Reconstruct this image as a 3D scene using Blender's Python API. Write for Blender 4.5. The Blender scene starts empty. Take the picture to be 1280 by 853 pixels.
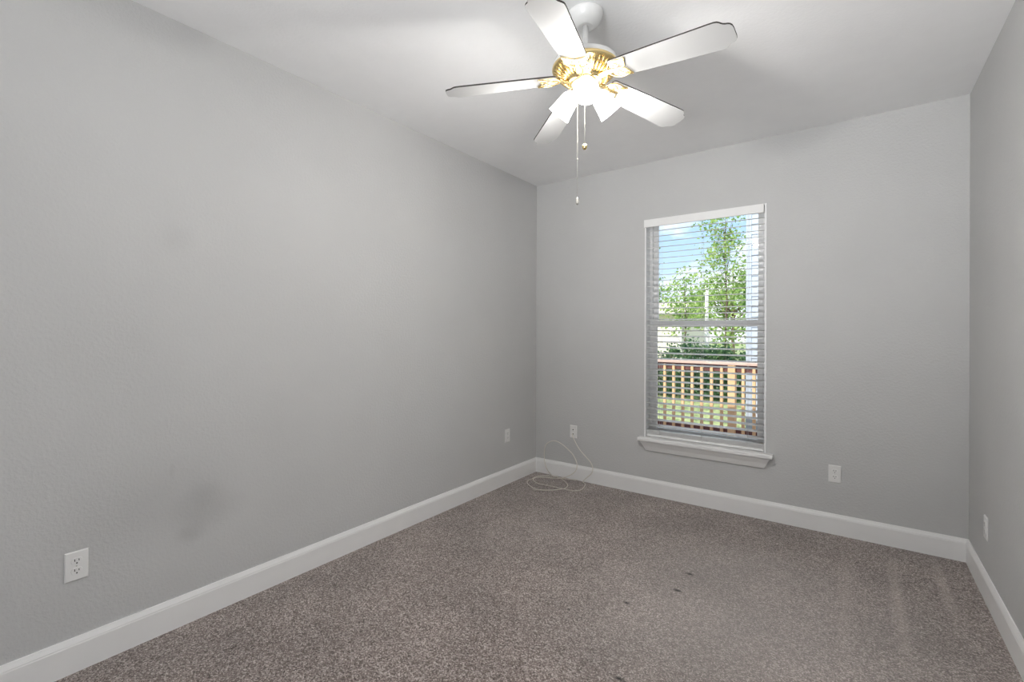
import bpy, bmesh, math, random
from mathutils import Vector, Matrix
PI = math.pi
R = math.radians
scene = bpy.context.scene
col = scene.collection

# ------------------------------------------------------------------ camera
W, D, H = 3.021, 6.20, 2.74          # room: x 0..W, y -D..0 (window wall at y=0)
cam_d = bpy.data.cameras.new('camera')
cam_d.sensor_fit = 'HORIZONTAL'; cam_d.sensor_width = 36.0
cam_d.lens = 589.255 / 1280 * 36
cam_d.shift_y = -(426.5 - 414.62) / 1280
cam_d.clip_start = 0.02; cam_d.clip_end = 500
cam = bpy.data.objects.new('camera', cam_d); col.objects.link(cam)
cam.matrix_world = Matrix.Translation((2.4796, -3.804, 1.3423)) @ Matrix.Rotation(0.629, 4, 'Z') @ Matrix.Rotation(PI/2, 4, 'X') @ Matrix.Rotation(0.0032, 4, 'Z')
scene.camera = cam

# ------------------------------------------------------------------ exposure, sky, sun
scene.view_settings.view_transform = 'Standard'
scene.view_settings.look = 'None'
scene.view_settings.exposure = 0.17
scene.view_settings.gamma = 1.0
scene.view_settings.use_curve_mapping = False

BULB_W = 17.0          # each of the three fan bulbs
SHADE_L = 16.0         # glow of the lit frosted glass shades
BACK_W = 50.0          # added fill light behind the viewer
SKY = 1.15
SUN = 4.6

wd = bpy.data.worlds.new('sky'); scene.world = wd; wd.use_nodes = True
nt = wd.node_tree; nt.nodes.clear()
def N(t, kind, **kw):
    n = t.nodes.new(kind)
    for k, v in kw.items():
        if k in n.inputs: n.inputs[k].default_value = v
        else: setattr(n, k, v)
    return n
tc = N(nt, 'ShaderNodeTexCoord'); sx = N(nt, 'ShaderNodeSeparateXYZ')
nt.links.new(tc.outputs['Generated'], sx.inputs[0])
rz = N(nt, 'ShaderNodeValToRGB')
e = rz.color_ramp.elements
e[0].position = 0.0; e[0].color = (.80, .90, 1.0, 1); e[1].position = 1.0; e[1].color = (.22, .45, .95, 1)
m = e.new(.12); m.color = (.58, .78, 1.02, 1); m = e.new(.24); m.color = (.42, .66, 1.0, 1)
nt.links.new(sx.outputs['Z'], rz.inputs[0])
mp = N(nt, 'ShaderNodeMapping'); mp.inputs['Scale'].default_value = (1, 1, 2.2); mp.inputs['Location'].default_value = (-1.134, -.312, -1.884)
nz = N(nt, 'ShaderNodeTexNoise', Scale=4.2, Detail=8.0, Roughness=.58)
nt.links.new(tc.outputs['Generated'], mp.inputs[0]); nt.links.new(mp.outputs[0], nz.inputs['Vector'])
cr = N(nt, 'ShaderNodeValToRGB'); cr.color_ramp.elements[0].position = .42; cr.color_ramp.elements[1].position = .57
nt.links.new(nz.outputs['Fac'], cr.inputs[0])
mx = N(nt, 'ShaderNodeMix', data_type='RGBA')
nt.links.new(cr.outputs[0], mx.inputs[0]); nt.links.new(rz.outputs[0], mx.inputs[6]); mx.inputs[7].default_value = (1.12, 1.14, 1.17, 1)
bg = N(nt, 'ShaderNodeBackground', Strength=SKY); wo = N(nt, 'ShaderNodeOutputWorld')
nt.links.new(mx.outputs[2], bg.inputs[0]); nt.links.new(bg.outputs[0], wo.inputs[0])

sun_d = bpy.data.lights.new('sun', 'SUN'); sun_d.energy = SUN; sun_d.angle = R(.6); sun_d.color = (1.0, .95, .88)
sun = bpy.data.objects.new('sun', sun_d); col.objects.link(sun)
sun.rotation_euler = Vector((.16, .68, -.735)).to_track_quat('-Z', 'Y').to_euler()
sun.location = (0, -6, 12)

for bx, yaw in ((2.24, -1),):  # unseen area lamp added behind the camera to brighten the room
    bl_d = bpy.data.lights.new('fill_behind_camera', 'AREA'); bl_d.shape = 'RECTANGLE'; bl_d.size = .95; bl_d.size_y = 1.5
    bl_d.spread = R(88); bl_d.energy = BACK_W; bl_d.color = (.97, .985, 1.0)
    bl = bpy.data.objects.new('fill_behind_camera', bl_d); col.objects.link(bl)
    bl.location = (bx, -D-.02, 1.00); bl.rotation_euler = (PI/2+R(40), 0, R(yaw))

# ------------------------------------------------------------------ materials
def newmat(name):
    m = bpy.data.materials.new(name); m.use_nodes = True
    b = m.node_tree.nodes['Principled BSDF']
    return m, m.node_tree, b
def srgb(r, g, b):
    f = lambda c: (c/255/12.92) if c/255 <= .04045 else ((c/255+.055)/1.055)**2.4
    return (f(r), f(g), f(b), 1)
def plain(name, c, rough=.5, metal=0.0, spec=.5, bump=0.0, bscale=60.0, vary=0.0, vscale=8.0):
    m, t, b = newmat(name)
    b.inputs['Roughness'].default_value = rough; b.inputs['Metallic'].default_value = metal
    b.inputs['Specular IOR Level'].default_value = spec
    tcn = N(t, 'ShaderNodeTexCoord')
    n = N(t, 'ShaderNodeTexNoise', Scale=vscale, Detail=4.0)
    t.links.new(tcn.outputs['Object'], n.inputs['Vector'])
    r = N(t, 'ShaderNodeValToRGB')
    r.color_ramp.elements[0].position = .3; r.color_ramp.elements[1].position = .7
    r.color_ramp.elements[0].color = tuple(x*(1-vary) for x in c[:3])+(1,)
    r.color_ramp.elements[1].color = tuple(min(1, x*(1+vary)) for x in c[:3])+(1,)
    t.links.new(n.outputs['Fac'], r.inputs[0]); t.links.new(r.outputs[0], b.inputs['Base Color'])
    if bump:
        n2 = N(t, 'ShaderNodeTexNoise', Scale=bscale, Detail=3.0)
        t.links.new(tcn.outputs['Object'], n2.inputs['Vector'])
        bp = N(t, 'ShaderNodeBump', Strength=bump, Distance=.004)
        t.links.new(n2.outputs['Fac'], bp.inputs['Height']); t.links.new(bp.outputs[0], b.inputs['Normal'])
    return m

def blotch(t, tcn, pos, rad, aniso=(1, 1, 1), power=1.0, wob=.0):
    """0..1 mask of a soft round stain or patch of light around a point of the place"""
    mpn = N(t, 'ShaderNodeMapping'); mpn.vector_type = 'POINT'
    mpn.inputs['Location'].default_value = tuple(-p*a for p, a in zip(pos, aniso))
    mpn.inputs['Scale'].default_value = aniso
    src = tcn.outputs['Object']
    if wob:
        nn = N(t, 'ShaderNodeTexNoise', Scale=3.0/rad*.3, Detail=3.0)
        t.links.new(src, nn.inputs['Vector'])
        sc = N(t, 'ShaderNodeVectorMath', operation='MULTIPLY_ADD')
        t.links.new(nn.outputs['Color'], sc.inputs[0]); sc.inputs[1].default_value = (wob,)*3
        t.links.new(src, sc.inputs[2])
        sb = N(t, 'ShaderNodeVectorMath', operation='SUBTRACT'); sb.inputs[1].default_value = (wob/2,)*3
        t.links.new(sc.outputs[0], sb.inputs[0]); src = sb.outputs[0]
    t.links.new(src, mpn.inputs[0])
    ln = N(t, 'ShaderNodeVectorMath', operation='LENGTH'); t.links.new(mpn.outputs[0], ln.inputs[0])
    mr = N(t, 'ShaderNodeMapRange', interpolation_type='SMOOTHSTEP')
    mr.inputs['From Min'].default_value = 0; mr.inputs['From Max'].default_value = rad
    mr.inputs['To Min'].default_value = 1; mr.inputs['To Max'].default_value = 0
    t.links.new(ln.outputs['Value'], mr.inputs['Value'])
    return mr.outputs[0]
def mixcol(t, fac, a, bcol, amount=1.0):
    mu = N(t, 'ShaderNodeMath', operation='MULTIPLY'); t.links.new(fac, mu.inputs[0]); mu.inputs[1].default_value = amount
    mm = N(t, 'ShaderNodeMix', data_type='RGBA')
    t.links.new(mu.outputs[0], mm.inputs[0]); t.links.new(a, mm.inputs[6]); mm.inputs[7].default_value = bcol
    return mm.outputs[2]

WALL = (.575, .575, .57, 1)
def wall_material(name, stains=()):
    m, t, b = newmat(name)
    b.inputs['Roughness'].default_value = .62; b.inputs['Specular IOR Level'].default_value = .35
    tcn = N(t, 'ShaderNodeTexCoord')
    n = N(t, 'ShaderNodeTexNoise', Scale=1.7, Detail=3.0); t.links.new(tcn.outputs['Object'], n.inputs['Vector'])
    r = N(t, 'ShaderNodeValToRGB'); r.color_ramp.elements[0].position = .3; r.color_ramp.elements[1].position = .7
    r.color_ramp.elements[0].color = tuple(x*.975 for x in WALL[:3])+(1,); r.color_ramp.elements[1].color = tuple(x*1.02 for x in WALL[:3])+(1,)
    t.links.new(n.outputs['Fac'], r.inputs[0]); c = r.outputs[0]
    for pos, rad, an, amt, wob in stains:
        c = mixcol(t, blotch(t, tcn, pos, rad, an, wob=wob), c, (.25, .25, .25, 1), amt)
    t.links.new(c, b.inputs['Base Color'])
    n2 = N(t, 'ShaderNodeTexNoise', Scale=75.0, Detail=2.0, Roughness=.5); t.links.new(tcn.outputs['Object'], n2.inputs['Vector'])
    r2 = N(t, 'ShaderNodeMapRange'); r2.inputs['From Min'].default_value = .42; r2.inputs['From Max'].default_value = .68
    t.links.new(n2.outputs['Fac'], r2.inputs['Value'])
    bp = N(t, 'ShaderNodeBump', Strength=.24, Distance=.0028); t.links.new(r2.outputs[0], bp.inputs['Height']); t.links.new(bp.outputs[0], b.inputs['Normal'])
    return m
M = {}
M['wall'] = wall_material('painted drywall grey')
M['wall_scuffed'] = wall_material('painted drywall grey scuffed', [
    ((0, -2.86, .49), .15, (1, .7, 1.0), .22, .10), ((0, -2.92, .40), .075, (1, .8, 1.3), .20, .06),
    ((0, -2.86, .58), .10, (1, .8, 1), .16, .05), ((0, -2.99, .71), .03, (1, 1.4, .6), .12, .02),
    ((0, -3.05, .58), .42, (1, .8, 1.5), .16, .1), ((0, -2.97, 1.76), .10, (1, 1, 1), .08, .05)])
M['ceiling'] = plain('ceiling paint', (.88, .88, .88, 1), .8, spec=.2, bump=.25, bscale=70, vary=.01)
M['trim'] = plain('white semigloss trim', (.86, .855, .845, 1), .35, bump=.05, bscale=20, vary=.012)
M['frame'] = plain('white vinyl frame', (.90, .90, .90, 1), .35, vary=.01)
M['blind'] = plain('white blind slats', (.90, .90, .89, 1), .4, vary=.015)
M['slat'] = plain('white vinyl slats', (.90, .90, .89, 1), .4, vary=.015)
_t = M['slat'].node_tree; _tr = N(_t, 'ShaderNodeBsdfTranslucent'); _tr.inputs[0].default_value = (.9, .9, .9, 1)
_ms = N(_t, 'ShaderNodeMixShader', Fac=.3); _t.links.new(_t.nodes['Principled BSDF'].outputs[0], _ms.inputs[1]); _t.links.new(_tr.outputs[0], _ms.inputs[2])
_t.links.new(_ms.outputs[0], _t.nodes['Material Output'].inputs[0])
M['cord'] = plain('blind string', (.75, .75, .73, 1), .8)
M['plate'] = plain('white plastic plate', (.82, .815, .80, 1), .3, vary=.01)
M['slot'] = plain('dark slot', (.015, .015, .015, 1), .6)
M['screw'] = plain('painted screw', (.62, .62, .60, 1), .35, .3)
M['cable'] = plain('white cable', (.72, .68, .61, 1), .4, vary=.03)
M['fan_white'] = plain('white enamel', (.80, .80, .79, 1), .3, vary=.01)
M['blade'] = plain('white blade laminate', (.52, .52, .515, 1), .5, vary=.015)
M['blade_edge'] = plain('dark blade edge', (.035, .03, .027, 1), .5)
M['brass'] = plain('polished brass', (.90, .70, .34, 1), .24, 1.0, bump=.1, bscale=30, vary=.06)
M['nickel'] = plain('chain metal', (.62, .60, .55, 1), .3, .8)
M['deck'] = plain('stained deck boards', srgb(120, 66, 56), .7, bump=.2, bscale=30, vary=.12)
M['rail_wood'] = plain('stained cedar rail', srgb(232, 192, 146), .65, bump=.2, bscale=40, vary=.10)
M['rail_dark'] = plain('redwood stained rail', srgb(116, 76, 72), .6, bump=.2, bscale=40, vary=.10)
M['rail_cap'] = plain('pale rail cap', srgb(214, 186, 172), .6, bump=.2, bscale=40, vary=.08)  # cap paler than the rails under it
M['siding'] = plain('pale lap siding', srgb(188, 198, 210), .6, vary=.04, vscale=1.5)
M['siding_beige'] = plain('pale beige stucco', srgb(225, 218, 205), .8, vary=.04)
M['shingle'] = plain('tan shingles', srgb(208, 196, 180), .9, bump=.5, bscale=25, vary=.15)
M['pole'] = plain('whitish pole', srgb(222, 220, 214), .7, vary=.05)
M['bark'] = plain('tree bark', srgb(118, 100, 84), .9, bump=.6, bscale=25, vary=.2)
M['darkglass'] = plain('dark window glass', srgb(60, 70, 80), .1)
M['exterior'] = plain('house exterior', srgb(200, 196, 188), .8)

def lawn_mat():
    m, t, b = newmat('lawn'); b.inputs['Roughness'].default_value = .9
    tcn = N(t, 'ShaderNodeTexCoord'); n = N(t, 'ShaderNodeTexNoise', Scale=5.0, Detail=9.0, Roughness=.8)
    t.links.new(tcn.outputs['Object'], n.inputs['Vector'])
    r = N(t, 'ShaderNodeValToRGB'); r.color_ramp.elements[0].position = .36; r.color_ramp.elements[1].position = .64
    r.color_ramp.elements[0].color = srgb(70, 98, 56); r.color_ramp.elements[1].color = srgb(200, 206, 146)
    t.links.new(n.outputs['Fac'], r.inputs[0]); t.links.new(r.outputs[0], b.inputs['Base Color'])
    return m
M['lawn'] = lawn_mat()

def leaf_mat(name, c0, c1):
    m, t, b = newmat(name); t.nodes.remove(b)
    out = t.nodes['Material Output']
    g = N(t, 'ShaderNodeTexCoord'); n = N(t, 'ShaderNodeTexNoise', Scale=5.0, Detail=3.0)
    t.links.new(g.outputs['Object'], n.inputs['Vector'])
    r = N(t, 'ShaderNodeValToRGB'); r.color_ramp.elements[0].position = .35; r.color_ramp.elements[1].position = .65
    r.color_ramp.elements[0].color = c0; r.color_ramp.elements[1].color = c1
    t.links.new(n.outputs['Fac'], r.inputs[0])
    d = N(t, 'ShaderNodeBsdfDiffuse'); tr = N(t, 'ShaderNodeBsdfTranslucent'); ms = N(t, 'ShaderNodeMixShader', Fac=.4)
    t.links.new(r.outputs[0], d.inputs[0]); t.links.new(r.outputs[0], tr.inputs[0])
    t.links.new(d.outputs[0], ms.inputs[1]); t.links.new(tr.outputs[0], ms.inputs[2]); t.links.new(ms.outputs[0], out.inputs[0])
    return m
M['leaf_light'] = leaf_mat('light green leaves', srgb(120, 160, 80), srgb(198, 216, 142))
M['leaf_mid'] = leaf_mat('green leaves', srgb(98, 138, 84), srgb(172, 196, 124))
M['leaf_dark'] = leaf_mat('dark hedge leaves', srgb(56, 90, 72), srgb(122, 152, 104))

def glass_mat():
    m, t, b = newmat('window glass'); t.nodes.remove(b); out = t.nodes['Material Output']
    tr = N(t, 'ShaderNodeBsdfTransparent'); tr.inputs[0].default_value = (.97, .985, .98, 1)
    gl = N(t, 'ShaderNodeBsdfGlossy', Roughness=.02)
    fr = N(t, 'ShaderNodeFresnel', IOR=1.22); ms = N(t, 'ShaderNodeMixShader')
    t.links.new(fr.outputs[0], ms.inputs[0]); t.links.new(tr.outputs[0], ms.inputs[1]); t.links.new(gl.outputs[0], ms.inputs[2])
    t.links.new(ms.outputs[0], out.inputs[0]); return m
M['glass'] = glass_mat()

def glow(name, c, s):
    m, t, b = newmat(name)
    b.inputs['Base Color'].default_value = (.9, .9, .88, 1); b.inputs['Roughness'].default_value = .35
    n = N(t, 'ShaderNodeTexNoise', Scale=30.0); r = N(t, 'ShaderNodeMapRange')
    r.inputs['To Min'].default_value = s*.92; r.inputs['To Max'].default_value = s*1.08
    t.links.new(n.outputs['Fac'], r.inputs['Value']); t.links.new(r.outputs[0], b.inputs['Emission Strength'])
    b.inputs['Emission Color'].default_value = c
    return m
WARM = (1.0, .978, .945, 1)
M['shade'] = glow('lit frosted glass', WARM, SHADE_L)
M['bulb'] = glow('lit bulb', WARM, SHADE_L*1.5)

def carpet_mat():
    m, t, b = newmat('cut pile carpet')
    b.inputs['Roughness'].default_value = 1.0; b.inputs['Specular IOR Level'].default_value = .05
    b.inputs['Sheen Weight'].default_value = .35; b.inputs['Sheen Roughness'].default_value = .5
    tcn = N(t, 'ShaderNodeTexCoord')
    v1 = N(t, 'ShaderNodeTexVoronoi', Scale=185.0); t.links.new(tcn.outputs['Object'], v1.inputs['Vector'])
    v2 = N(t, 'ShaderNodeTexVoronoi', Scale=340.0); t.links.new(tcn.outputs['Object'], v2.inputs['Vector'])
    s1 = N(t, 'ShaderNodeSeparateColor'); s2 = N(t, 'ShaderNodeSeparateColor')
    t.links.new(v1.outputs['Color'], s1.inputs[0]); t.links.new(v2.outputs['Color'], s2.inputs[0])
    av = N(t, 'ShaderNodeMix', data_type='FLOAT'); av.inputs[0].default_value = .42
    t.links.new(s1.outputs[0], av.inputs[2]); t.links.new(s2.outputs[0], av.inputs[3])
    r1 = N(t, 'ShaderNodeValToRGB'); el = r1.color_ramp.elements
    el[0].position = .10; el[0].color = srgb(64, 53, 48); el[1].position = .90; el[1].color = srgb(216, 205, 199)
    q = el.new(.36); q.color = srgb(117, 104, 98); q = el.new(.64); q.color = srgb(157, 145, 139)
    t.links.new(av.outputs[0], r1.inputs[0]); c = r1.outputs[0]
    # pile lay: broad lighter and darker patches
    n2 = N(t, 'ShaderNodeTexNoise', Scale=2.3, Detail=5.0, Roughness=.6); t.links.new(tcn.outputs['Object'], n2.inputs['Vector'])
    r2 = N(t, 'ShaderNodeMapRange'); r2.inputs['From Min'].default_value = .3; r2.inputs['From Max'].default_value = .7
    r2.inputs['To Min'].default_value = .76; r2.inputs['To Max'].default_value = 1.12
    t.links.new(n2.outputs['Fac'], r2.inputs['Value'])
    mm = N(t, 'ShaderNodeMix', data_type='RGBA', blend_type='MULTIPLY'); mm.inputs[0].default_value = 1
    t.links.new(c, mm.inputs[6]); t.links.new(r2.outputs[0], mm.inputs[7]); c = mm.outputs[2]
    # lighter pile patches; the broad first one paints extra light into the carpet
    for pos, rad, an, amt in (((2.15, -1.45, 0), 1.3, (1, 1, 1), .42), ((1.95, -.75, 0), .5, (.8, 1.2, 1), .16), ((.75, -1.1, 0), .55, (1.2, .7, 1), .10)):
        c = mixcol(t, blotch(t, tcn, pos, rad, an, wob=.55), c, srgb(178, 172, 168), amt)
    # brushed vacuum tracks near the right wall
    for pos, rad, an, amt in (((2.655, -.75, 0), .045, (1, .05, 1), .30), ((2.86, -.42, 0), .04, (1, .07, 1), .32), ((2.44, -.8, 0), .05, (1, .06, 1), .14)):
        c = mixcol(t, blotch(t, tcn, pos, rad, an, wob=.03), c, srgb(205, 192, 184), amt)
    # small dark stains
    for x, y, rad in ((1.741, -1.109, .026), (1.738, -1.317, .030), (1.568, -1.581, .022), (1.744, -2.085, .026), (1.364, -1.798, .012), (1.775, -2.09, .016)):
        c = mixcol(t, blotch(t, tcn, (x, y, 0), rad, (.85, 1.5, 1), wob=.014), c, (.006, .005, .005, 1), 1.0)
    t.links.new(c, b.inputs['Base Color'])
    bp = N(t, 'ShaderNodeBump', Strength=.5, Distance=.004); t.links.new(v1.outputs['Distance'], bp.inputs['Height']); t.links.new(bp.outputs[0], b.inputs['Normal'])
    return m
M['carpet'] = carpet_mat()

# ------------------------------------------------------------------ mesh helpers
def box(bm, x0, x1, y0, y1, z0, z1, mi=0):
    vs = [bm.verts.new(p) for p in ((x0, y0, z0), (x1, y0, z0), (x1, y1, z0), (x0, y1, z0), (x0, y0, z1), (x1, y0, z1), (x1, y1, z1), (x0, y1, z1))]
    for f in ((3, 2, 1, 0), (4, 5, 6, 7), (0, 1, 5, 4), (1, 2, 6, 5), (2, 3, 7, 6), (3, 0, 4, 7)):
        bm.faces.new([vs[i] for i in f]).material_index = mi
    return vs
def lathe(bm, prof, n=40, mat=None, mi=0, closed=False):
    rings = []
    for r, z in prof:
        if r < 1e-6:
            rings.append([bm.verts.new((0, 0, z))])
        else:
            rings.append([bm.verts.new((r*math.cos(2*PI*i/n), r*math.sin(2*PI*i/n), z)) for i in range(n)])
    for a, b in zip(rings[:-1], rings[1:]):
        for i in range(n):
            j = (i+1) % n
            if len(a) == 1 and len(b) == 1: continue
            if len(a) == 1: f = bm.faces.new((a[0], b[j], b[i]))
            elif len(b) == 1: f = bm.faces.new((a[i], a[j], b[0]))
            else: f = bm.faces.new((a[i], a[j], b[j], b[i]))
            f.material_index = mi; f.smooth = True
    vs = [v for g in rings for v in g]
    if mat is not None:
        for v in vs: v.co = mat @ v.co
    return vs
def tube(bm, pts, rad, n=8, closed=False, mi=0):
    pts = [Vector(p) for p in pts]; k = len(pts); rings = []
    rads = rad if isinstance(rad, (list, tuple)) else [rad]*k
    up = Vector((0, 0, 1)); prev = None
    for i, p in enumerate(pts):
        if closed: d = pts[(i+1) % k]-pts[i-1]
        else: d = pts[min(i+1, k-1)]-pts[max(i-1, 0)]
        d.normalize()
        if prev is None:
            a = d.cross(up)
            if a.length < 1e-3: a = d.cross(Vector((1, 0, 0)))
        else:
            a = prev-d*prev.dot(d)
            if a.length < 1e-4: a = d.cross(up)
        a.normalize(); prev = a; b = d.cross(a)
        rings.append([bm.verts.new(p+(a*math.cos(2*PI*j/n)+b*math.sin(2*PI*j/n))*rads[i]) for j in range(n)])
    for i in range(k if closed else k-1):
        A, B = rings[i], rings[(i+1) % k]
        for j in range(n):
            f = bm.faces.new((A[j], A[(j+1) % n], B[(j+1) % n], B[j])); f.smooth = True; f.material_index = mi
    if not closed:
        for r_, rev in ((rings[0], True), (rings[-1], False)):
            f = bm.faces.new(r_[::-1] if rev else r_); f.material_index = mi
def spline(pts, n=8, closed=False):
    P = [Vector(p) for p in pts]; k = len(P); out = []
    for i in range(k if closed else k-1):
        if closed: p0, p1, p2, p3 = P[i-1], P[i], P[(i+1) % k], P[(i+2) % k]
        else: p0, p1, p2, p3 = P[max(i-1, 0)], P[i], P[i+1], P[min(i+2, k-1)]
        for s in range(n):
            t = s/n
            out.append(.5*((2*p1)+(p2-p0)*t+(2*p0-5*p1+4*p2-p3)*t*t+(3*p1-p0-3*p2+p3)*t**3))
    if not closed: out.append(P[-1])
    return out
def prism(bm, outline, z0, z1, mi_face=0, mi_side=0):
    lo = [bm.verts.new((x, y, z0)) for x, y in outline]; hi = [bm.verts.new((x, y, z1)) for x, y in outline]
    bm.faces.new(lo[::-1]).material_index = mi_face; bm.faces.new(hi).material_index = mi_face
    k = len(lo)
    for i in range(k):
        bm.faces.new((lo[i], lo[(i+1) % k], hi[(i+1) % k], hi[i])).material_index = mi_side
    return lo+hi
def obj(name, bm, mats, parent=None, bevel=0.0, loc=None):
    bmesh.ops.recalc_face_normals(bm, faces=bm.faces[:])
    me = bpy.data.meshes.new(name); bm.to_mesh(me); bm.free()
    for m in (mats if isinstance(mats, (list, tuple)) else [mats]):
        me.materials.append(M[m] if isinstance(m, str) else m)
    o = bpy.data.objects.new(name, me); col.objects.link(o)
    if parent is not None: o.parent = parent
    if loc is not None: o.location = loc
    if bevel:
        md = o.modifiers.new('bevel', 'BEVEL'); md.width = bevel; md.segments = 2; md.limit_method = 'ANGLE'; md.angle_limit = R(40)
    return o
def tag(o, label=None, cat=None, group=None, kind=None):
    if label: o['label'] = label
    if cat: o['category'] = cat
    if group: o['group'] = group
    if kind: o['kind'] = kind
    return o
def thing(name, loc, label=None, cat=None, group=None, kind=None, rz=0):
    o = bpy.data.objects.new(name, None); o.empty_display_size = .1; col.objects.link(o)
    o.location = loc; o.rotation_euler = (0, 0, rz)
    return tag(o, label, cat, group, kind)
def struct(name, bm, mats, label, cat, bevel=0.0):
    return tag(obj(name, bm, mats, bevel=bevel), label, cat, kind='structure')
def copy_tree(o, parent=None):
    c = o.copy(); col.objects.link(c)
    if parent is not None: c.parent = parent
    for ch in [x for x in bpy.data.objects if x.parent == o]: copy_tree(ch, c)
    return c

# ------------------------------------------------------------------ room shell
OX0, OX1, OZ0, OZ1 = 1.072, 1.966, .470, 2.268      # window opening
T = .15
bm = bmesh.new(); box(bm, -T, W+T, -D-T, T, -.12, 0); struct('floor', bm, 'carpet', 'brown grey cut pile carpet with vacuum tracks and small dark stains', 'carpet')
bm = bmesh.new(); box(bm, -T, W+T, -D-T, T, H, H+.12); struct('ceiling', bm, 'ceiling', 'flat white textured ceiling', 'ceiling')
bm = bmesh.new(); box(bm, -T, 0, -D-T, T, 0, H); struct('wall_left', bm, 'wall_scuffed', 'long grey textured wall on the left with faint scuffs', 'wall')
bm = bmesh.new(); box(bm, W, W+T, -D-T, T, 0, H); struct('wall_right', bm, 'wall', 'grey textured wall along the right edge', 'wall')
bm = bmesh.new()
box(bm, 0, OX0, 0, T, 0, H); box(bm, OX1, W, 0, T, 0, H); box(bm, OX0, OX1, 0, T, 0, OZ0-.02); box(bm, OX0, OX1, 0, T, OZ1, H)
struct('wall_back', bm, 'wall', 'grey wall with the window in it', 'wall')
# wall behind the camera; its opening is cut for the added fill light
bm = bmesh.new()
for a, b in ((0, 1.74), (2.74, W)): box(bm, a, b, -D-T, -D, 0, H)
for a, b in ((1.74, 2.74),): box(bm, a, b, -D-T, -D, 0, .3); box(bm, a, b, -D-T, -D, 1.8, H)
struct('wall_front', bm, 'wall', 'grey wall behind the viewer', 'wall')

def baseboard(name, p0, p1, inward, label):
    """profile swept straight from p0 to p1 (ends mitred at the room corners)"""
    p0 = Vector(p0); p1 = Vector(p1); inw = Vector(inward); d = (p1-p0).normalized()
    prof = [(0, 0), (.014, 0), (.014, .106), (.0125, .110), (.0125, .114), (.0105, .119), (.007, .128), (.005, .1345), (0, .1345)]
    bm = bmesh.new(); A = []; B = []
    for t_, z in prof:
        A.append(bm.verts.new(p0+inw*t_+d*t_+Vector((0, 0, z)))); B.append(bm.verts.new(p1+inw*t_-d*t_+Vector((0, 0, z))))
    k = len(prof)
    for i in range(k): bm.faces.new((A[i], A[(i+1) % k], B[(i+1) % k], B[i]))
    bm.faces.new(A[::-1]); bm.faces.new(B)
    return struct(name, bm, 'trim', label, 'baseboard')
baseboard('baseboard_left', (0, -D, 0), (0, 0, 0), (1, 0, 0), 'white baseboard along the left wall')
baseboard('baseboard_back', (0, 0, 0), (W, 0, 0), (0, -1, 0), 'white baseboard under the window')
baseboard('baseboard_right', (W, 0, 0), (W, -D, 0), (-1, 0, 0), 'white baseboard along the right wall')

# ------------------------------------------------------------------ window
win = thing('window_1', (1.519, .11, .49), 'white double hung window behind horizontal blinds', 'window', kind='structure')
def wpart(name, bm, mat, parent=win, bevel=0.0):
    o = obj(name, bm, mat, parent, bevel)
    if parent is win: o.matrix_parent_inverse = Matrix.Translation((-1.519, -.11, -.49))
    return o
# jamb liner standing a little proud of the wall
bm = bmesh.new(); j = .011
box(bm, OX0, OX0+j, -.006, .13, OZ0, OZ1); box(bm, OX1-j, OX1, -.006, .13, OZ0, OZ1); box(bm, OX0+j, OX1-j, -.006, .13, OZ1-j, OZ1)
wpart('window_jamb', bm, 'frame')
ix0, ix1 = OX0+j, OX1-j
bm = bmesh.new()
box(bm, ix0, ix0+.022, .085, .145, .478, OZ1-j); box(bm, ix1-.022, ix1, .085, .145, .478, OZ1-j)
box(bm, ix0+.022, ix1-.022, .085, .145, OZ1-j-.012, OZ1-j); box(bm, ix0+.022, ix1-.022, .085, .145, .478, .500)
wpart('window_frame', bm, 'frame', bevel=.002)
def sash(x0, x1, z0, z1, y0, y1, st, bot, top):
    bm = bmesh.new()
    box(bm, x0, x0+st, y0, y1, z0, z1); box(bm, x1-st, x1, y0, y1, z0, z1)
    box(bm, x0+st, x1-st, y0, y1, z0, z0+bot); box(bm, x0+st, x1-st, y0, y1, z1-top, z1)
    s = wpart('sash', bm, 'frame', bevel=.002)
    bm = bmesh.new(); ym = (y0+y1)/2
    box(bm, x0+st-.004, x1-st+.004, ym-.003, ym+.003, z0+bot-.004, z1-top+.004)
    g = obj('pane', bm, 'glass', s)
    return s
sash(ix0+.014, ix1-.014, .497, 1.436, .090, .114, .046, .050, .046)
sash(ix0+.014, ix1-.014, 1.385, OZ1-j-.008, .117, .141, .046, .046, .014)
# sill (stool) and apron
bm = bmesh.new()
out = [(1.030, -.058), (2.014, -.058), (2.014, -.0002), (ix1, -.0002), (ix1, .10), (ix0, .10), (ix0, -.0002), (1.030, -.0002)]
prism(bm, out, .447, .478); wpart('window_sill', bm, 'trim', bevel=.006)
bm = bmesh.new()
def loop(x0, x1, yf, z): return [bm.verts.new(p) for p in ((x0, -.0002, z), (x1, -.0002, z), (x1, yf, z), (x0, yf, z))]
rings = [loop(1.048, 1.996, -.046, .447), loop(1.050, 1.994, -.046, .440), loop(1.062, 1.980, -.034, .418), loop(1.068, 1.974, -.026, .405), loop(1.086, 1.957, -.014, .372), loop(1.088, 1.955, -.012, .368)]
bm.faces.new(rings[0][::-1]); bm.faces.new(rings[-1])
for a, b in zip(rings[:-1], rings[1:]):
    for i in range(4): bm.faces.new((a[i], a[(i+1) % 4], b[(i+1) % 4], b[i]))
wpart('window_apron', bm, 'trim')

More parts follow.
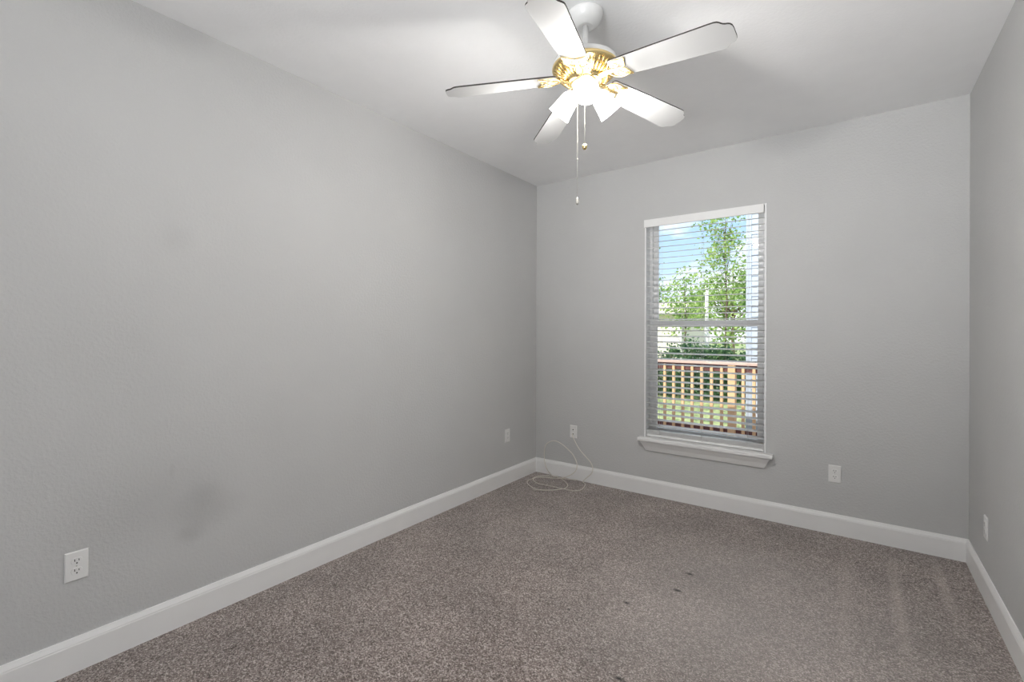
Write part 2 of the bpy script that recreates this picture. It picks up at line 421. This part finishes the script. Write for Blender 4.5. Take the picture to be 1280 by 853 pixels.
# ------------------------------------------------------------------ window blind
bx0, bx1 = ix0+.004, ix1-.004
blind = thing('window_blind', (1.519, .03, OZ1-j), 'white two inch slatted blind hanging open inside the window opening', 'blind')
inv = Matrix.Translation((-1.519, -.03, -(OZ1-j)))
def bpart(name, bm, mat, bevel=0.0):
    o = obj(name, bm, mat, blind, bevel); o.matrix_parent_inverse = inv; return o
bm = bmesh.new(); box(bm, bx0, bx1, .006, .062, OZ1-j-.040, OZ1-j-.001); bpart('headrail', bm, 'blind', .002)
bm = bmesh.new()
box(bm, OX0-.003, OX1-.016, -.020, -.008, OZ1-.066, OZ1-.003); box(bm, OX0-.003, OX0+.007, -.008, .0, OZ1-.066, OZ1-.003); box(bm, OX1-.026, OX1-.016, -.008, .004, OZ1-.066, OZ1-.012)
bpart('valance', bm, 'blind', .002)
yc = .034
bm = bmesh.new()
K = 8; top_ = []; bot_ = []
for s in (0, 1):
    rt = []; rb = []
    for i in range(K+1):
        u = -1+2*i/K; z = .0022*(1-u*u)
        rt.append(bm.verts.new((bx0 if s == 0 else bx1, .025*u, z+.0013))); rb.append(bm.verts.new((bx0 if s == 0 else bx1, .025*u, z-.0013)))
    top_.append(rt); bot_.append(rb)
for i in range(K):
    bm.faces.new((top_[0][i], top_[1][i], top_[1][i+1], top_[0][i+1])).smooth = True
    bm.faces.new((bot_[0][i+1], bot_[1][i+1], bot_[1][i], bot_[0][i])).smooth = True
for i in (0, K): bm.faces.new((top_[0][i], bot_[0][i], bot_[1][i], top_[1][i]))
for s in (0, 1):
    bm.faces.new(top_[s]+bot_[s][::-1])
slat0 = bpart('slat', bm, 'slat')
ZB, ZT, NS = .575, 2.175, 36
slat0.location = (0, yc, ZB); slat0.rotation_euler = (R(8), 0, 0)
for i in range(1, NS):
    s = slat0.copy(); col.objects.link(s); s.location = (0, yc, ZB+(ZT-ZB)*i/(NS-1))
for i in range(8):                                   # spare slats lying stacked on the bottom rail
    s = slat0.copy(); col.objects.link(s); s.location = (0, yc, .5015+.0043*i); s.rotation_euler = (0, 0, 0)
bm = bmesh.new(); box(bm, bx0, bx1, yc-.0262, yc+.0262, .482, .4995); bpart('bottom_rail', bm, 'blind', .003)
for cx in (1.195, 1.519, 1.842):
    bm = bmesh.new()
    for yy in (yc-.0265, yc+.0265): tube(bm, [(cx, yy, .505), (cx, yy, 2.215)], .0009, 5)
    bpart('ladder_cord', bm, 'cord')

# ------------------------------------------------------------------ outlets
def make_outlet(name, label, cat, loc, rz, kind='duplex', group=None):
    t = thing(name, loc, label, cat, group, rz=rz)
    bm = bmesh.new()
    w, h = .0355, .057
    o_ = [(-w, -h), (w, -h), (w, h), (-w, h)]
    A = [bm.verts.new((x, -.0005, z)) for x, z in o_]; B = [bm.verts.new((x, -.0035, z)) for x, z in o_]
    C = [bm.verts.new((x*.90, -.0065, z*.94)) for x, z in o_]
    bm.faces.new(A); bm.faces.new(C[::-1])
    for P, Q in ((A, B), (B, C)):
        for i in range(4): bm.faces.new((P[i], P[(i+1) % 4], Q[(i+1) % 4], Q[i]))
    obj('cover_plate', bm, 'plate', t)
    bm = bmesh.new(); lathe(bm, [(0, .0012), (.0022, .001), (.003, 0)], 14, Matrix.Translation((0, -.0065, 0)) @ Matrix.Rotation(PI/2, 4, 'X'))
    obj('screw', bm, 'screw', t)
    for zc in (.0195, -.0195):
        bm = bmesh.new()
        if kind == 'duplex':
            pts = []
            for a in range(36):
                x = .0172*math.cos(2*PI*a/36); z = max(-.0128, min(.0128, .0172*math.sin(2*PI*a/36)))
                pts.append((x, z))
            A = [bm.verts.new((x, -.0060, z+zc)) for x, z in pts]; B = [bm.verts.new((x*.96, -.0085, z*.96+zc)) for x, z in pts]
            bm.faces.new(B)
            for i in range(36): bm.faces.new((A[i], A[(i+1) % 36], B[(i+1) % 36], B[i]))
            rc = obj('receptacle', bm, 'plate', t)
            for sx_, hh in ((-.0064, .0046), (.0064, .0038)):
                bm = bmesh.new(); box(bm, sx_-.0012, sx_+.0012, -.0088, -.0080, zc+.0035-hh, zc+.0035+hh); obj('slot', bm, 'slot', rc)
            bm = bmesh.new(); lathe(bm, [(0, .0004), (.0026, .0003), (.0026, -.0004)], 14, Matrix.Translation((0, -.0086, zc-.0078)) @ Matrix.Rotation(PI/2, 4, 'X'))
            obj('ground_hole', bm, 'slot', rc)
        else:
            box(bm, -.0085, .0085, -.009, -.006, zc-.009, zc+.009)
            rc = obj('jack', bm, 'plate', t, .0008)
            bm = bmesh.new(); box(bm, -.0055, .0055, -.0093, -.0086, zc-.005, zc+.004); obj('socket', bm, 'slot', rc)
    return t
make_outlet('wall_outlet', 'white duplex outlet low on the left wall nearest the viewer', 'outlet', (0, -3.310, .415), PI/2)
make_outlet('wall_outlet', 'small white duplex outlet low on the left wall close to the room corner', 'outlet', (0, -.464, .424), PI/2)
make_outlet('wall_outlet', 'white duplex outlet on the window wall right of the window sill', 'outlet', (2.3735, 0, .401), 0)
make_outlet('wall_outlet', 'white outlet seen edge-on low on the right wall', 'outlet', (W, -.463, .356), -PI/2)
make_outlet('cable_outlet', 'white wall jack plate left of the window with a white cable plugged in', 'cable outlet', (.409, 0, .432), 0, 'jack')

# ------------------------------------------------------------------ loose cable in the corner
CAM = Vector((2.4796, -3.804, 1.3423)); YAW = .629
def px_ray(u, v):
    du, dv = u-640, v-426.5; a = .0032
    u2 = du*math.cos(a)+dv*math.sin(a); v2 = -du*math.sin(a)+dv*math.cos(a)+426.5
    rr = Vector((math.cos(YAW), math.sin(YAW), 0)); ff = Vector((-math.sin(YAW), math.cos(YAW), 0))
    return ff+rr*(u2/589.255)-Vector((0, 0, 1))*((v2-414.62)/589.255)
def at_y(u, v, y):
    r_ = px_ray(u, v); return CAM+r_*((y-CAM.y)/r_.y)
def at_z(u, v, z):
    r_ = px_ray(u, v); return CAM+r_*((z-CAM.z)/r_.z)
pts = [Vector((.409, -.004, .408)), Vector((.410, -.022, .398))]
for u, v, y in ((723, 560, -.045), (731.5, 570.5, -.06), (738, 578, -.075), (741, 586, -.085), (739, 592.5, -.09)): pts.append(at_y(u, v, y))
zf = .006
for u, v, z in ((733.5, 599.3, zf), (731.5, 605.5, zf), (729.5, 610, zf), (724.8, 613.3, zf), (717, 613.9, zf), (709.3, 612.6, zf), (700, 610.6, zf+.004), (690, 608.3, zf), (680, 606.2, zf), (672.5, 604.8, zf), (668, 602, zf), (666.5, 599.4, zf), (671, 597.2, zf), (684, 597.2, zf), (697, 598.4, zf+.002)):
    pts.append(at_z(u, v, z))
for u, v, y in ((707, 596.6, -.115), (715, 593, -.105), (720, 588, -.09), (721.2, 580.4, -.075), (717, 570, -.06), (710.5, 562.6, -.048), (702, 555.3, -.04), (693.5, 551.4, -.04), (687, 552.6, -.045), (682.2, 556.8, -.05), (680.3, 565, -.06), (680.7, 575, -.075), (683, 585, -.10)): pts.append(at_y(u, v, y))
for u, v, z in ((689, 593.5, zf+.003), (697, 596.6, zf+.005), (703.5, 600, zf), (708.5, 604.5, zf), (709.8, 607.5, zf), (707, 610.2, zf+.002), (701.5, 611.8, zf+.007), (690, 613, zf), (678, 613, zf), (669.5, 611.8, zf), (663, 608, zf), (659, 603.8, zf), (660.3, 601, zf), (664.5, 599.2, zf+.004), (671, 596, zf), (683, 595, zf), (693, 596, zf), (703, 598.2, zf), (714, 599.6, zf), (723, 600, zf)):
    pts.append(at_z(u, v, z))
for p in pts[2:]:
    p.x = max(p.x, .022); p.y = min(p.y, -.022)
bm = bmesh.new(); tube(bm, spline(pts, 7), .0036, 8)
tag(obj('cable', bm, 'cable'), 'loose white cable looped on the carpet in the corner below the window', 'cable')

# ------------------------------------------------------------------ ceiling fan
FX, FY = 1.520, -1.945
fan = thing('ceiling_fan', (FX, FY, H), 'white five-blade ceiling fan with brass motor and three lit glass shades', 'ceiling fan')
def fpart(name, bm, mats, parent=fan, bevel=0.0): return obj(name, bm, mats, parent, bevel)
z_ = lambda z: z-H
bm = bmesh.new(); lathe(bm, [(.070, z_(2.7395)), (.0765, z_(2.737)), (.0775, z_(2.730)), (.075, z_(2.718)), (.066, z_(2.700)), (.052, z_(2.686)), (.036, z_(2.678)), (.030, z_(2.677)), (.022, z_(2.680)), (.0, z_(2.682))], 48)
fpart('canopy', bm, 'fan_white')
bm = bmesh.new(); lathe(bm, [(.0, z_(2.684)), (.0125, z_(2.684)), (.0125, z_(2.545)), (0, z_(2.545))], 20); fpart('downrod', bm, 'fan_white')
bm = bmesh.new(); lathe(bm, [(0, z_(2.560)), (.030, z_(2.560)), (.040, z_(2.552)), (.075, z_(2.546)), (.115, z_(2.538)), (.136, z_(2.525)), (.141, z_(2.510)), (.141, z_(2.503)), (0, z_(2.503))], 56); fpart('motor_housing', bm, 'fan_white')
# brass motor bowl with radial flutes
bm = bmesh.new()
lathe(bm, [(0, z_(2.5025)), (.142, z_(2.5025)), (.1445, z_(2.500)), (.1455, z_(2.494)), (.1435, z_(2.488)), (.140, z_(2.484)), (.134, z_(2.482)), (.125, z_(2.474)), (.112, z_(2.463)), (.095, z_(2.452)), (.080, z_(2.446)), (.076, z_(2.440)), (.072, z_(2.434)), (.060, z_(2.432)), (0, z_(2.432))], 80)
for k in range(40):
    a = 2*PI*k/40
    pr = [(.136, 2.484), (.125, 2.4725), (.112, 2.4615), (.095, 2.4505), (.084, 2.4465)]
    tube(bm, [(r_*math.cos(a), r_*math.sin(a), z_(z)) for r_, z in pr], [.0022, .0045, .005, .0038, .0016], 6)
fpart('motor_bowl', bm, 'brass')

# blades and their scrolled brass irons
ZBL = 2.458; DROOP = R(4.8)
half = [(.128, .040), (.132, .047), (.142, .052), (.30, .0605), (.545, .0700), (.562, .0700), (.572, .0680), (.579, .063), (.584, .057), (.589, .052), (.596, .0485), (.604, .0465), (.611, .042), (.616, .034), (.618, .022)]
outline = [(x, -y) for x, y in half]+[(x, y) for x, y in half[::-1]]
bm = bmesh.new(); prism(bm, outline, 0, .0062, 0, 1)
blade_me = None
PITCH = R(-11)
irons = []
def blade_iron():
    bm = bmesh.new()
    zt = -.0045
    # arm from the motor to the blade
    A = []
    for x, w, z in ((.058, .016, -.024), (.080, .014, -.012), (.105, .012, -.0055), (.125, .011, zt), (.140, .006, zt)):
        A.append([bm.verts.new(p) for p in ((x, -w, z-.0025), (x, w, z-.0025), (x, w, z+.003), (x, -w, z+.003))])
    bm.faces.new(A[0][::-1]); bm.faces.new(A[-1])
    for a, b in zip(A[:-1], A[1:]):
        for i in range(4): bm.faces.new((a[i], a[(i+1) % 4], b[(i+1) % 4], b[i]))
    for s in (-1, 1):
        petal = [(.112, .006*s), (.124, .030*s), (.142, .046*s), (.165, .050*s), (.186, .046*s), (.206, .049*s), (.200, .032*s), (.194, .014*s), (.186, .004*s), (.160, .004*s), (.132, .003*s)]
        tube(bm, spline([(x, y, zt) for x, y in petal], 5, True), .0030, 7, True)
        tube(bm, spline([(.150, .010*s, zt), (.162, .014*s, zt), (.166, .024*s, zt), (.158, .032*s, zt), (.147, .030*s, zt), (.145, .022*s, zt), (.151, .019*s, zt)], 5), .0022, 6)
        tube(bm, spline([(.178, .032*s, zt), (.190, .038*s, zt), (.203, .046*s, zt)], 5), .0024, 6)
        lathe(bm, [(0, -.003), (.003, -.002), (.0042, 0)], 12, Matrix.Translation((.172, .022*s, zt-.002)))
    return bm
iron_bm = blade_iron()
AZ = [-1.332+k*2*PI/5 for k in range(5)]
blade0 = fpart('blade', bm, ['blade', 'blade_edge'])
iron0 = fpart('blade_iron', iron_bm, 'brass')
tag(iron0, 'scrolled brass blade bracket')
for k, a in enumerate(AZ):
    b_ = blade0 if k == 0 else blade0.copy(); i_ = iron0 if k == 0 else iron0.copy()
    for o in (b_, i_):
        if k: col.objects.link(o)
        o.parent = fan
        o.matrix_local = Matrix.Translation((0, 0, z_(ZBL))) @ Matrix.Rotation(a, 4, 'Z') @ Matrix.Rotation(DROOP, 4, 'Y') @ Matrix.Rotation(PITCH, 4, 'X')
# light kit
bm = bmesh.new(); lathe(bm, [(0, z_(2.433)), (.056, z_(2.433)), (.060, z_(2.428)), (.058, z_(2.420)), (.052, z_(2.415)), (.052, z_(2.385)), (.048, z_(2.374)), (.036, z_(2.364)), (.020, z_(2.360)), (.012, z_(2.354)), (.006, z_(2.350)), (0, z_(2.349))], 40)
fpart('light_fitter', bm, 'fan_white')
SH = []
for k in range(3):
    a = -1.062+k*2*PI/3
    d = Vector((math.cos(a)*math.cos(R(45)), math.sin(a)*math.cos(R(45)), -math.sin(R(45))))
    mouth = Vector((.135*math.cos(a), .135*math.sin(a), z_(2.327)))
    neck = mouth-d*.104
    q = d.to_track_quat('Z', 'Y').to_matrix().to_4x4()
    MT = Matrix.Translation(neck) @ q
    bm = bmesh.new(); lathe(bm, [(0, -.030), (.014, -.030), (.015, -.012), (.026, -.010), (.030, -.004), (.030, .012), (.0, .012)], 28, MT)
    fpart('lamp_holder', bm, 'fan_white')
    bm = bmesh.new()
    lathe(bm, [(.026, .004), (.031, .006), (.036, .014), (.0395, .030), (.043, .055), (.047, .080), (.0515, .1035), (.0525, .1045), (.0510, .1050), (.0445, .080), (.0405, .055), (.037, .030), (.0335, .016), (.026, .009)], 40, MT)
    s = fpart('lamp_shade', bm, 'shade')
    bm = bmesh.new()
    lathe(bm, [(0, .012), (.012, .013), (.013, .024), (.018, .036), (.024, .050), (.0265, .062), (.024, .076), (.016, .086), (.007, .090), (0, .091)], 28, MT)
    obj('bulb', bm, 'bulb', s)
    ld = bpy.data.lights.new('bulb_light', 'POINT'); ld.energy = BULB_W; ld.color = WARM[:3]; ld.shadow_soft_size = .028
    lo = bpy.data.objects.new('bulb_light', ld); col.objects.link(lo); lo.parent = fan; lo.location = neck+d*.098
# pull chains
camr = Vector((.8085, .5883, 0)); camb = Vector((-.5883, .8085, 0))
def chain(off, z0, z1, beads, knob):
    bm = bmesh.new(); n = int((z0-z1)/.012)
    tube(bm, [(off.x, off.y, z_(z0)), (off.x, off.y, z_(z1))], .0008, 5)
    for i in range(n):
        z = z0-(i+.5)*(z0-z1)/n
        lathe(bm, [(0, .0016), (.0016, 0), (0, -.0016)], 6, Matrix.Translation((off.x, off.y, z_(z))))
    c = fpart('pull_chain', bm, 'nickel')
    bm = bmesh.new()
    lathe(bm, knob[0], 20, Matrix.Translation((off.x, off.y, z_(z1))))
    obj('chain_knob', bm, knob[1], c)
    if beads:
        bm = bmesh.new(); lathe(bm, [(0, .006), (.0028, .004), (.0028, -.004), (0, -.006)], 10, Matrix.Translation((off.x, off.y, z_(beads)))); obj('chain_connector', bm, 'nickel', c)
chain(camr*.0+camb*.010, 2.353, 2.170, None, ([(0, .004), (.004, .002), (.009, -.004), (.0115, -.011), (.010, -.019), (.006, -.024), (0, -.026)], 'brass'))
chain(-camr*.031+camb*.016, 2.368, 1.935, 2.105, ([(0, .003), (.003, 0), (.005, -.006), (.0075, -.014), (.0075, -.024), (.005, -.030), (0, -.032)], 'nickel'))

# ------------------------------------------------------------------ outdoors
GZ = -.50
bm = bmesh.new(); box(bm, -60, 60, T, 90, GZ-.2, GZ); struct('ground', bm, 'lawn', 'sunlit lawn beyond the deck', 'lawn')
bm = bmesh.new()
for i in range(25): box(bm, -6, 6, T+.01+i*.145, T+.01+i*.145+.139, -.16, -.12)
box(bm, -6, 6, T+.01, T+3.63, -.32, -.165)
struct('deck_floor', bm, 'deck', 'reddish brown deck boards outside the window', 'deck')
# roof overhang that shades the near part of the deck
bm = bmesh.new(); box(bm, -6, W+6, T-.02, .78, 2.78, 2.90); box(bm, -6, W+6, .76, .80, 2.66, 2.92)
struct('roof_eave', bm, 'exterior', 'roof overhang above the deck', 'roof')
bm = bmesh.new(); box(bm, -6, W+6, -D-1, .79, 2.93, 3.0); struct('roof_deck', bm, 'shingle', 'house roof', 'roof')

# railing: line from left (far) to right (a little nearer)
rail = thing('deck_railing', (0, 3.40, -.12), 'reddish wooden deck railing with square balusters outside the window', 'railing', rz=R(-3.0))
def rpart(name, bm, mat, bevel=.003): return obj(name, bm, mat, rail, bevel)
bm = bmesh.new(); box(bm, -3.3, 3.3, -.075, .075, 1.005, 1.043); rpart('top_rail', bm, 'rail_cap')
bm = bmesh.new(); box(bm, -3.3, 3.3, -.019, .019, .905, 1.005); rpart('upper_rail', bm, 'rail_dark')
bm = bmesh.new(); box(bm, -3.3, 3.3, -.019, .019, .055, .125); rpart('bottom_rail', bm, 'rail_dark')
bm = bmesh.new(); box(bm, -.048, .048, -.067, .029, 0, 1.004)
post0 = rpart('post', bm, 'rail_wood'); post0.location = (1.098, 0, 0)
for x in (-.90, -2.90, 3.05):
    p = post0.copy(); col.objects.link(p); p.parent = rail; p.location = (x, 0, 0)
bm = bmesh.new(); box(bm, -.019, .019, -.057, -.0195, .03, .985)
bal0 = rpart('baluster', bm, 'rail_wood')
xs = [1.245+.136*i for i in range(0, 13)]+[.965-.136*i for i in range(0, 31)]
xs = [x for x in xs if all(abs(x-q) > .085 for q in (1.098, -.90, -2.90, 3.05))]
for i, x in enumerate(xs):
    b_ = bal0 if i == 0 else bal0.copy()
    if i: col.objects.link(b_); b_.parent = rail
    b_.location = (x, 0, 0)

# pale house with lap siding close on the right
hx, hy = 1.105, 4.30
wh = thing('house', (hx+2, hy+2, GZ), 'pale house with lap siding just beyond the railing at the right', 'house')
inv = Matrix.Translation((-(hx+2), -(hy+2), -GZ))
def hpart(name, bm, mat, parent=wh, iv=None):
    o = obj(name, bm, mat, parent)
    if iv is not None: o.matrix_parent_inverse = iv
    return o
bm = bmesh.new(); nl = 34; hh = .16
for i in range(nl):
    z = GZ+i*hh
    vs = [bm.verts.new(p) for p in ((hx+.06, hy-.012, z), (hx+5, hy-.012, z), (hx+5, hy, z+hh), (hx+.06, hy, z+hh), (hx+.06, hy+.05, z), (hx+5, hy+.05, z), (hx+5, hy+.05, z+hh), (hx+.06, hy+.05, z+hh))]
    for f in ((3, 2, 1, 0), (4, 5, 6, 7), (0, 1, 5, 4), (1, 2, 6, 5), (2, 3, 7, 6), (3, 0, 4, 7)): bm.faces.new([vs[q] for q in f])
box(bm, hx+.02, hx+5, hy+.05, hy+6, GZ, GZ+nl*hh)
hpart('siding_wall', bm, 'siding', iv=inv)
bm = bmesh.new(); box(bm, hx, hx+.075, hy-.02, hy+.07, GZ, GZ+nl*hh); hpart('corner_board', bm, 'siding', iv=inv)
bm = bmesh.new()
zr = GZ+nl*hh
vs = [bm.verts.new(p) for p in ((hx-.02, hy-.3, zr), (hx+5.3, hy-.3, zr), (hx+5.3, hy+6.3, zr), (hx-.02, hy+6.3, zr), (hx+2.5, hy+2, zr+1.8), (hx+2.5, hy+4, zr+1.8))]
for f in ((0, 1, 2, 3), (0, 1, 4), (1, 2, 5, 4), (2, 3, 5), (3, 0, 4, 5)): bm.faces.new([vs[q] for q in f])
hpart('roof', bm, 'shingle', iv=inv)

# low beige house farther back
nh = thing('house', (-7.2, 25, GZ), 'low pale beige house seen through the trees behind the hedge', 'house')
bm = bmesh.new(); box(bm, -3.3, 2.15, -3, 3, 0, 2.80); obj('wall', bm, 'siding_beige', nh)
bm = bmesh.new()
vs = [bm.verts.new(p) for p in ((-3.7, -3.4, 2.8), (2.4, -3.4, 2.8), (2.4, 3.4, 2.8), (-3.7, 3.4, 2.8), (-3.7, 0, 3.7), (2.4, 0, 3.7))]
for f in ((0, 1, 2, 3), (0, 1, 5, 4), (2, 3, 4, 5), (1, 2, 5), (3, 0, 4)): bm.faces.new([vs[q] for q in f])
obj('roof', bm, 'shingle', nh)
bm = bmesh.new(); box(bm, -1.0, .2, -3.05, -3.0, 1.2, 2.3); wq = obj('window', bm, 'darkglass', nh)
bm = bmesh.new(); box(bm, 1.95, 2.17, -3.04, -2.99, 0, 2.8); obj('corner_trim', bm, 'pole', nh)

# pale pole among the trees
pp = thing('utility_pole', (-2.0, 14.7, GZ), 'slim whitish pole standing between the trees behind the hedge', 'pole')
bm = bmesh.new(); lathe(bm, [(0, 0), (.09, 0), (.09, .15), (.075, .16), (.062, 3.6), (0, 3.62)], 14); obj('pole_shaft', bm, 'pole', pp)
bm = bmesh.new(); lathe(bm, [(0, 3.58), (.075, 3.6), (.075, 3.66), (0, 3.70)], 14); obj('pole_cap', bm, 'pole', pp)

def leaves(bm, rnd, centers, n, sig, size):
    for i in range(n):
        c = rnd.choice(centers); p = Vector((rnd.gauss(c[0], sig[0]), rnd.gauss(c[1], sig[1]), rnd.gauss(c[2], sig[2])))
        if p.z < .03: p.z = .03+abs(p.z)*.3
        d = Vector((rnd.gauss(0, 1), rnd.gauss(0, 1), rnd.gauss(-.3, .7))).normalized()
        e_ = d.cross(Vector((rnd.gauss(0, 1), rnd.gauss(0, 1), rnd.gauss(0, 1)))).normalized()
        l = size*rnd.uniform(.7, 1.3); w = l*.33; nn = d.cross(e_)*(l*.08)
        bm.faces.new([bm.verts.new(q) for q in (p-d*l*.5, p+e_*w-nn, p+d*l*.5, p-e_*w-nn)])
def tree(loc, label, height, crown, nclus, nleaf, sig, size, mat, seed, trunk_r=.06, lean=0.0):
    """crown = (radius_x, radius_y, z_low, z_high) above the base"""
    rnd = random.Random(seed); rx, ry, zl, zh = crown
    t = thing('tree', loc, label, 'tree', 'trees beyond the deck')
    cs = []
    while len(cs) < nclus:
        u, v, w = rnd.uniform(-1, 1), rnd.uniform(-1, 1), rnd.uniform(-1, 1)
        if u*u+v*v+w*w > 1: continue
        cs.append((u*rx, v*ry, (zl+zh)/2+w*(zh-zl)/2))
    bm = bmesh.new()
    tp = [Vector((lean*(i/6)**2*height*.2+.03*math.sin(i*1.7+seed), .03*math.cos(i*1.3+seed), height*.92*i/6)) for i in range(7)]
    tp[0] = Vector((0, 0, 0)); tube(bm, tp, [trunk_r*(1-.8*i/6) for i in range(7)], 8)
    obj('trunk', bm, 'bark', t)
    bm = bmesh.new()
    for c in cs:
        k = max(0, min(5.8, (c[2]-.5)/(height*.92)*6*.85)); i = int(k); s = tp[i].lerp(tp[i+1], k-i); e_ = Vector(c)
        mid = s.lerp(e_, .5)+Vector((0, 0, .06)); tube(bm, [s, mid, e_], [trunk_r*.22, trunk_r*.15, trunk_r*.06], 5)
    obj('branches', bm, 'bark', t)
    bm = bmesh.new(); leaves(bm, rnd, cs, nleaf, sig, size)
    o = obj('foliage', bm, mat, t); o['kind'] = 'stuff'
    return t
tree((-.62, 11.2, GZ), 'tall airy light green tree right of the slim pole, nearest behind the railing', 6.1, (.70, .5, 1.5, 6.0), 36, 2300, (.19, .17, .17), .10, 'leaf_light', 3, .03)
tree((-.16, 12.9, GZ), 'narrow upright bright green tree beside the pale siding house', 5.2, (.30, .35, .8, 5.0), 24, 1500, (.13, .13, .16), .11, 'leaf_mid', 5, .03)
tree((-2.3, 13.0, GZ), 'small loose pale tree left of the slim pole', 4.1, (.75, .6, 1.7, 4.1), 22, 1000, (.2, .2, .16), .11, 'leaf_light', 8, .03)
tree((-4.4, 15.4, GZ), 'young tree at the far left of the window view', 4.9, (.7, .7, 2.9, 5.0), 14, 650, (.2, .2, .16), .13, 'leaf_mid', 11, .05)
tree((-1.9, 19.0, GZ), 'wide hazy green tree farthest back behind the pole', 5.2, (2.2, 1.0, 2.0, 4.4), 40, 2600, (.28, .28, .22), .16, 'leaf_light', 14, .09)
hd = thing('hedge', (-1.6, 9.9, GZ), 'dense dark green hedge running behind the deck railing', 'hedge')
rnd = random.Random(30); cs = []
for i in range(330):
    x = rnd.uniform(-2.4, 2.25); zz = rnd.uniform(.04, 1)
    cs.append((x, rnd.uniform(-.45, .45)*(1-.3*zz**3), (1.50+.10*math.sin(x*3.1)+.06*math.sin(x*7.3))*zz))
bm = bmesh.new()
for c in cs[::3]: tube(bm, [(c[0]+.1*math.sin(c[0]*9), c[1]*.2, 0), (c[0]+.05*math.sin(c[0]*9), c[1]*.6, c[2]*.5), c], [.016, .011, .004], 5)
obj('stems', bm, 'bark', hd)
bm = bmesh.new(); leaves(bm, rnd, cs, 15000, (.12, .12, .09), .085)
tag(obj('foliage', bm, 'leaf_dark', hd), kind='stuff')
